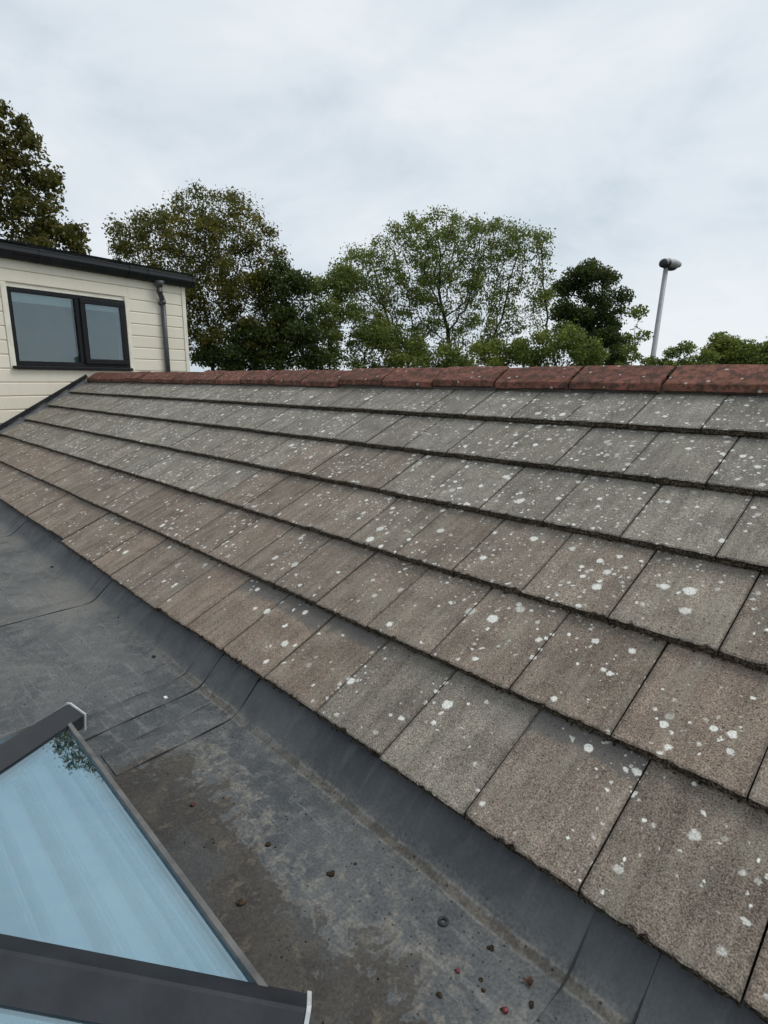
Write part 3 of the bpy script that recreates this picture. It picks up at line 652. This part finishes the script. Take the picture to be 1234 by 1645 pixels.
# ------------------------------------------------------------------ street lamp
D = 25.0; base = at_dist(1047, 587, D); top = at_dist(1071, 424, D)
k_ = (top-base)/(top[2]-base[2]); foot = base+k_*(-3-base[2])
lp = empty('street_lamp', foot); tag(lp, 'grey street lamp post rising behind the red ridge', 'street lamp')
bm = bmesh.new(); P = lambda z: Vector(foot+k_*(z+3)); zt = top[2]
tube(bm, [P(-3), P(-1.6), P(-1.55), P(zt-.05)], [.15, .15, .105, .085], 14); from_bm('post', bm, M['lamp'], lp, True)
ax = Vector((RT*.92+F_*.42)); ax.z = .03; ax.normalize()
bm = bmesh.new(); hp = P(zt)
tt = [(-.30, .165), (-.27, .195), (-.05, .215), (.2, .205), (.40, .17), (.52, .12), (.60, .05)]
tube(bm, [hp+ax*(a+.12)+Vector((0, 0, .02-.05*max(0, a))) for a, r in tt], [r for a, r in tt], 18)
for v in bm.verts: v.co.z = hp.z+.03+(v.co.z-hp.z-.03)*.8
head = from_bm('lamp_head', bm, M['lamphead'], lp, True)
bm = bmesh.new(); tube(bm, [hp+ax*(-.36+.12)+Vector((0, 0, .01)), hp+ax*(-.31+.12)+Vector((0, 0, .015)), hp+ax*(-.12+.12)+Vector((0, 0, .012))], [.10, .185, .219], 18)
for v in bm.verts: v.co.z = hp.z+.03+(v.co.z-hp.z-.03)*.8
from_bm('head_cover', bm, M['lampdark'], head)
bm = bmesh.new(); bmesh.ops.create_uvsphere(bm, u_segments=14, v_segments=8, radius=1)
for v in bm.verts: v.co = hp+ax*(v.co.x*.30+.22)+Vector((ax.y, -ax.x, 0))*(-v.co.y*.15)+Vector((0, 0, -.12+v.co.z*.11))
from_bm('lamp_bowl', bm, M['lampdark'], head, True)

# ------------------------------------------------------------------ trees
def tree(name, label, d, lobes, mat, seed, stems, n_attr=700, leaves=16000, lsize=.10, sig=.16, step=.26, kill=.42, infl=2.4, droop=.25, thin=.022, group='trees behind the ridge', base_r=.0075, low=-3.0, clumps=160, crad=.42, spread=.3):
    r = np.random.RandomState(seed); at = []
    vol = [l[2]*l[3]*(l[4] if len(l) > 4 else 1) for l in lobes]; tot = sum(vol)
    for l, v in zip(lobes, vol):
        c = at_dist(l[0], l[1], d); sc = ((c-CAM)@F_)/FPX; n = int(n_attr*v/tot)+4
        q = r.normal(size=(n, 3)); q /= np.linalg.norm(q, axis=1)[:, None]; q *= (r.rand(n)**(1/4.2))[:, None]
        h = np.array([RT[0], RT[1], 0]); h /= np.linalg.norm(h); dp_ = np.array([-h[1], h[0], 0])
        at.append(c+h*(q[:, :1]*l[2]*sc)+dp_*(q[:, 1:2]*(l[2]*.5+l[3]*.4)*sc)+np.array([0, 0, 1.])*(q[:, 2:]*l[3]*sc))
    at = np.concatenate(at); at = at[at[:, 2] > low+.8]
    pos, par, root = [], [], []
    for (bx, by, tx, ty) in stems:                             # trunk feet and tops, in the tree's own upright plane
        t_ = at_dist(tx, ty, d); b_ = at_dist(bx, 640, d); b_ = np.array([b_[0], b_[1], low]); n = max(3, int(np.linalg.norm(t_-b_)/step)); prev = -1
        for i in range(n+1):
            p = b_+(t_-b_)*(i/n)+(r.normal(size=3)*.035 if 0 < i else 0); pos.append(p); par.append(prev); root.append(len(pos)-1 if prev < 0 else root[prev]); prev = len(pos)-1
    alive = np.ones(len(at), bool); pos = [np.array(p) for p in pos]
    for it in range(90):
        kd = kdtree.KDTree(len(pos))
        for i, p in enumerate(pos): kd.insert(p, i)
        kd.balance(); acc = {}
        lim = infl if it < 45 else infl*2.5
        for ai in np.nonzero(alive)[0]:
            co, i, ds = kd.find(at[ai])
            if ds < kill: alive[ai] = False
            elif ds < lim:
                v = (at[ai]-pos[i])/ds; acc[i] = acc.get(i, 0)+v
        if not acc:
            if alive.sum() == 0 or it > 45: break
            continue
        for i, v in acc.items():
            v = v/max(1e-6, np.linalg.norm(v))+r.normal(size=3)*.22; v /= np.linalg.norm(v)
            pos.append(pos[i]+v*step); par.append(i); root.append(root[i])
        if len(pos) > 5200: break
    pos = np.array(pos); par = np.array(par); n = len(pos)
    rad = np.zeros(n); kids = np.zeros(n, int)
    for i in range(n-1, -1, -1):
        rad[i] = base_r if rad[i] == 0 else rad[i]**(1/2.35)
        if par[i] >= 0: rad[par[i]] += rad[i]**2.35; kids[par[i]] += 1
    rad = np.minimum(rad, .26)
    o = empty(name, tuple(pos[0])); tag(o, label, 'tree' if 'bush' not in name else 'bush', group)
    root = np.array(root)
    for rt in np.unique(root):
        ch = np.nonzero((par >= 0) & (root == rt))[0]; A = pos[par[ch]]; B = pos[ch]; ra = np.minimum(rad[par[ch]], rad[ch]*1.35); rb = rad[ch]
        t = B-A; t /= np.linalg.norm(t, axis=1)[:, None]+1e-9; ref = np.where(np.abs(t[:, 2:]) > .9, [[1., 0, 0]], [[0, 0, 1.]]); a = np.cross(t, ref); a /= np.linalg.norm(a, axis=1)[:, None]; b = np.cross(t, a)
        S = 5; ang = 2*np.pi*np.arange(S)/S; cs, sn = np.cos(ang), np.sin(ang); m = len(ch)
        dirs = a[:, None, :]*cs[None, :, None]+b[:, None, :]*sn[None, :, None]
        VV = np.concatenate([A[:, None]+dirs*ra[:, None, None], (B+t*.01)[:, None]+dirs*rb[:, None, None]], 1).reshape(-1, 3)
        k = np.arange(S); fb = np.stack([k, (k+1) % S, (k+1) % S+S, k+S], 1); FF = (np.arange(m)[:, None, None]*2*S+fb[None]).reshape(-1, 4)
        from_np('trunk', VV, FF, M['bark'], o, True)
    tips = np.nonzero(rad < thin)[0]
    if len(tips) == 0: tips = np.arange(n)
    ends = tips[kids[tips] == 0]; nc = min(len(ends), clumps); cen = pos[r.choice(ends, nc, replace=False)]     # leaves gather in uneven clumps at the twig ends
    csz = r.uniform(.55, 1.5, nc)*crad; own = r.choice(nc, leaves, p=(csz**2)/np.sum(csz**2))
    off = r.normal(size=(leaves, 3)); off /= np.linalg.norm(off, axis=1)[:, None]; off *= (r.rand(leaves, 1)**.45); off[:, 2] = off[:, 2]*.62-.12*(off[:, 0]**2+off[:, 1]**2)
    c = cen[own]+off*csz[own][:, None]
    loose = r.rand(leaves) < spread; c[loose] = pos[r.choice(tips, loose.sum())]+np.clip(r.normal(size=(loose.sum(), 3)), -1.25, 1.25)*sig
    ax_ = r.normal(size=(leaves, 3)); ax_[:, 2] -= droop; ax_ /= np.linalg.norm(ax_, axis=1)[:, None]
    nn = r.normal(size=(leaves, 3)); nn[:, 2] += .7; sd_ = np.cross(ax_, nn); sd_ /= np.linalg.norm(sd_, axis=1)[:, None]+1e-9
    ln = lsize*r.uniform(.6, 1.35, size=(leaves, 1)); up_ = np.cross(sd_, ax_)
    VV = np.stack([c-ax_*ln*.5, c-ax_*ln*.02+sd_*ln*.27+up_*ln*.08, c+ax_*ln*.5, c-ax_*ln*.02-sd_*ln*.27+up_*ln*.08], 1).reshape(-1, 3)
    FF = np.arange(leaves*4).reshape(-1, 4)
    from_np('crown', VV, FF, mat, o); return o
# lobes: centre and half sizes measured in the picture, given real depth at distance d
tree('chestnut_tree', 'russet green tree rising tall above the far end of the black gutter', 17.5, [(-20, 215, 52, 42), (22, 225, 38, 50), (10, 275, 48, 36), (65, 278, 36, 24), (40, 355, 82, 50), (100, 385, 46, 42), (-60, 330, 90, 100), (30, 430, 110, 60)], M['leaf_left'], 1, [(10, 640, -5, 430)], 1100, 32000, .105, .15, kill=.38, clumps=500, crad=.26, spread=.5)
tree('oak_tree', 'broad olive green tree with twiggy top beside the cladded extension', 20, [(300, 390, 118, 56), (345, 350, 84, 38), (222, 392, 50, 46), (410, 395, 44, 40), (330, 455, 130, 55), (420, 480, 70, 60), (370, 540, 120, 50), (250, 500, 90, 80)], M['leaf_oak'], 2, [(345, 640, 340, 540), (420, 640, 425, 550)], 2100, 62000, .088, .19, thin=.022, kill=.36, step=.24, clumps=1100, crad=.25, spread=.6)
tree('hedge_tree', 'dense dark green tree between the olive tree and the pale thicket', 19, [(455, 470, 44, 50), (472, 540, 50, 50), (430, 555, 60, 45), (385, 565, 70, 35)], M['leaf_dark'], 3, [(455, 640, 455, 560)], 560, 22000, .105, .17, kill=.4, clumps=230, crad=.34, spread=.45)
tree('hazel_thicket', 'pale green leafy thicket at the left foot of the tall airy tree', 20.5, [(530, 490, 48, 58), (560, 545, 72, 55), (625, 560, 65, 42), (510, 560, 40, 42), (545, 450, 34, 28)], M['leaf_ash'], 4, [(530, 640, 530, 560), (580, 640, 585, 570)], 700, 26000, .095, .19, clumps=300, crad=.33, spread=.5)
tree('ash_tree', 'tall airy green tree with branches showing against the sky', 22, [(715, 402, 130, 54), (650, 425, 92, 50), (805, 408, 80, 54), (595, 465, 62, 56), (862, 430, 32, 56), (700, 460, 140, 48), (590, 420, 54, 30), (840, 485, 58, 44), (848, 385, 38, 26), (640, 510, 90, 40), (760, 520, 100, 40)], M['leaf_ash'], 5, [(724, 640, 722, 520), (655, 640, 655, 560), (782, 640, 786, 555), (905, 640, 890, 560)], 1900, 46000, .088, .19, thin=.026, base_r=.0105, kill=.38, step=.24, infl=3.0, clumps=1200, crad=.25, spread=.55)
tree('yew_tree', 'compact dark green tree just left of the street lamp', 26, [(948, 455, 46, 38), (940, 510, 56, 48), (960, 560, 50, 48), (985, 500, 28, 32), (915, 470, 28, 26)], M['leaf_dark'], 6, [(950, 640, 950, 540)], 620, 27000, .12, .18, kill=.45, clumps=230, crad=.40, spread=.4)
tree('elder_bush', 'bright green bush in front of the compact dark tree', 20, [(905, 555, 62, 36), (850, 568, 58, 32), (790, 572, 64, 28), (720, 578, 66, 26), (940, 575, 35, 26), (670, 580, 50, 22)], M['leaf_ash'], 7, [(890, 640, 895, 585), (800, 640, 800, 595), (710, 640, 712, 595)], 560, 21000, .095, .17, clumps=240, crad=.30, spread=.45)
tree('birch_sapling', 'thin leafy sapling between the dark tree and the lamp post', 21, [(1018, 545, 16, 48), (1024, 508, 12, 26), (1010, 580, 26, 16)], M['leaf_ash'], 8, [(1012, 640, 1015, 575)], 120, 1000, .11, .08, clumps=30, crad=.24)
tree('willow_sapling', 'small sparse sapling just right of the lamp post', 24, [(1078, 570, 24, 17), (1106, 563, 17, 20), (1132, 580, 22, 14), (1048, 582, 18, 10), (1090, 586, 40, 12)], M['leaf_ash'], 9, [(1090, 640, 1092, 590)], 220, 3600, .10, .12, clumps=60, crad=.26)
tree('maple_tree', 'rounded green tree at the right end of the ridge', 27, [(1170, 570, 40, 32), (1215, 578, 48, 24), (1262, 572, 48, 34), (1150, 585, 36, 18)], M['leaf_ash'], 10, [(1175, 640, 1175, 590), (1255, 640, 1255, 590)], 520, 22000, .115, .18, clumps=200, crad=.40, spread=.4)

# ------------------------------------------------------------------ small debris on the rubber sheet
def spot(px, py):
    p = at_z(px, py, ZF)
    for _ in range(3): p = at_z(px, py, roof_z(p[0], p[1]))
    return p
def clump(name, px, py, r, label, cat, mat, seed, group='debris on the rubber roof', flat_=.7, n=9):
    p = spot(px, py); g = random.Random(seed); V, Fc = [], []
    for i in range(n):
        a = g.uniform(0, 6.28); q = r*.55*math.sqrt(g.random())
        lump(V, Fc, (p[0]+q*math.cos(a), p[1]+q*math.sin(a), p[2]+r*.35*flat_), r*g.uniform(.4, .7), g, flat_)
    o = from_np(name, V, Fc, mat); return tag(o, label, cat, group)
C_ = [(430, 1357, .0085, 'small black moss clump right of the rooflight, nearer its far corner', 'moss'), (531, 1404, .0105, 'brown-black moss clump midway between rooflight and silt line', 'moss'),
      (386, 1451, .0115, 'largest brown moss clump close beside the rooflight edge', 'drymoss'), (84, 911, .011, 'dark moss clump below the step in the far eave', 'moss'),
      (248, 1055, .010, 'flat dark moss scrap beyond the rooflight near the upstand', 'moss'), (571, 1388, .005, 'tiny dark moss crumb right of the brown-black clump', 'moss'),
      (788, 1524, .0085, 'dark brown moss clump right of the black rubber ring', 'moss'), (705, 1599, .0075, 'dark moss clump left of the red berries at the bottom', 'moss'),
      (855, 1616, .008, 'black moss clump below the dead leaf scrap', 'moss'), (772, 1575, .005, 'tiny black crumb between the two red berries', 'moss'), (776, 1592, .0055, 'upper black crumb above the lower red berry', 'moss'),
      (915, 1617, .006, 'black crumb nearest the silt line at lower right', 'moss'), (938, 1640, .0065, 'black crumb at the bottom edge right of the seam', 'moss'), (190, 992, .006, 'dark crumb on the seam beyond the rooflight', 'moss')]
for i, (px, py, r, lb, mt) in enumerate(C_): clump('moss_clump', px, py, r, lb, 'moss', M[mt], 50+i)
clump('leaf_litter', 310, 1293, .0095, 'reddish brown rounded scrap beside the dried puddle rim', 'debris', M['deadleaf'], 90)
def berry(px, py, r, lb):
    p = spot(px, py); o = empty('berry', (p[0], p[1], p[2])); tag(o, lb, 'berry', 'fallen berries')
    bm = bmesh.new(); bmesh.ops.create_uvsphere(bm, u_segments=12, v_segments=8, radius=r)
    for v in bm.verts:
        dd = v.co.normalized(); v.co *= 1+.06*math.sin(dd.x*5+1)+.05*math.sin(dd.y*6); v.co.z *= .88
        if dd.z > .9: v.co.z -= r*.12
        v.co += Vector((p[0], p[1], p[2]+r*.8))
    from_bm('fruit', bm, M['berry'], o, True)
    bm = bmesh.new(); q = Vector((p[0]-r*.7, p[1]-r*.2, p[2]+r*.5)); tube(bm, [q, q+Vector((-r*.5, 0, -r*.1)), q+Vector((-r*1.1, -r*.4, -r*.3))], [r*.5, r*.45, r*.15], 6); from_bm('calyx', bm, M['moss'], o)
berry(736, 1562, .0045, 'small red berry left of the black crumbs'); berry(812, 1626, .006, 'larger red berry at the bottom edge')
def leaf_scrap():
    p = spot(849, 1578); g = random.Random(4); bm = bmesh.new()
    for i in range(9):
        a = g.uniform(0, 6.28); q = Vector((p[0], p[1], p[2]+.004)); d1 = Vector((math.cos(a), math.sin(a), g.uniform(-.1, .7))).normalized(); s_ = d1.cross(Vector((0, 0, 1))).normalized(); l = g.uniform(.008, .017)
        u_ = s_.cross(d1); box8(bm, [q+s_*-.002-u_*.0004, q+d1*l*.6-s_*.004-u_*.0004, q+d1*l-u_*.0004, q+d1*l*.5+s_*.004-u_*.0004, q-s_*.002+u_*.0006, q+d1*l*.6-s_*.004+u_*.0006, q+d1*l+u_*.0006, q+d1*l*.5+s_*.004+u_*.0006])
    tag(from_bm('dead_leaf', bm, M['deadleaf']), 'crumpled russet dead leaf scrap near the silt line', 'leaf', 'debris on the rubber roof')
leaf_scrap()
p = spot(712, 1482); bm = bmesh.new(); NS, NR = 24, 8
vv = [[bm.verts.new((p[0]+math.cos(a)*(.0092+.0030*math.cos(b)), p[1]+math.sin(a)*(.0092+.0030*math.cos(b)), p[2]+.0028+.0030*math.sin(b)*.9)) for b in [2*math.pi*k/NR for k in range(NR)]] for a in [2*math.pi*k/NS for k in range(NS)]]
for i in range(NS):
    for k in range(NR): bm.faces.new((vv[i][k], vv[(i+1) % NS][k], vv[(i+1) % NS][(k+1) % NR], vv[i][(k+1) % NR]))
tag(from_bm('rubber_washer', bm, M['rubber'], None, True), 'black rubber ring washer lying on the membrane', 'washer')
p = spot(266, 1121); bm = bmesh.new(); q = Vector(p); box8(bm, [q+Vector(a) for a in ((-.013, -.006, .001), (.012, -.009, .001), (.015, .006, .001), (-.008, .008, .001), (-.011, -.004, .004), (.011, -.007, .005), (.013, .004, .006), (-.007, .006, .004))])
tag(from_bm('flake', bm, M['chip']), 'small white flake lying beyond the rooflight', 'flake')
V, Fc = [], []; g = random.Random(33)
for i in range(420):
    t = g.random(); x = -.1-4.2*g.random()**1.4; y = g.uniform(-.62, -.06) if g.random() < .75 else g.uniform(-1.2, -.06)
    if LX0-.05 < x < LX1+.06 and y < LY1+.05: continue
    z = roof_z(x, y); lump(V, Fc, (x, y, z+.0008), g.uniform(.0010, .0028), g, .7)
tag(from_np('grit', V, Fc, M['moss']), 'fine black grit scattered over the rubber sheet', 'grit', None, 'stuff')
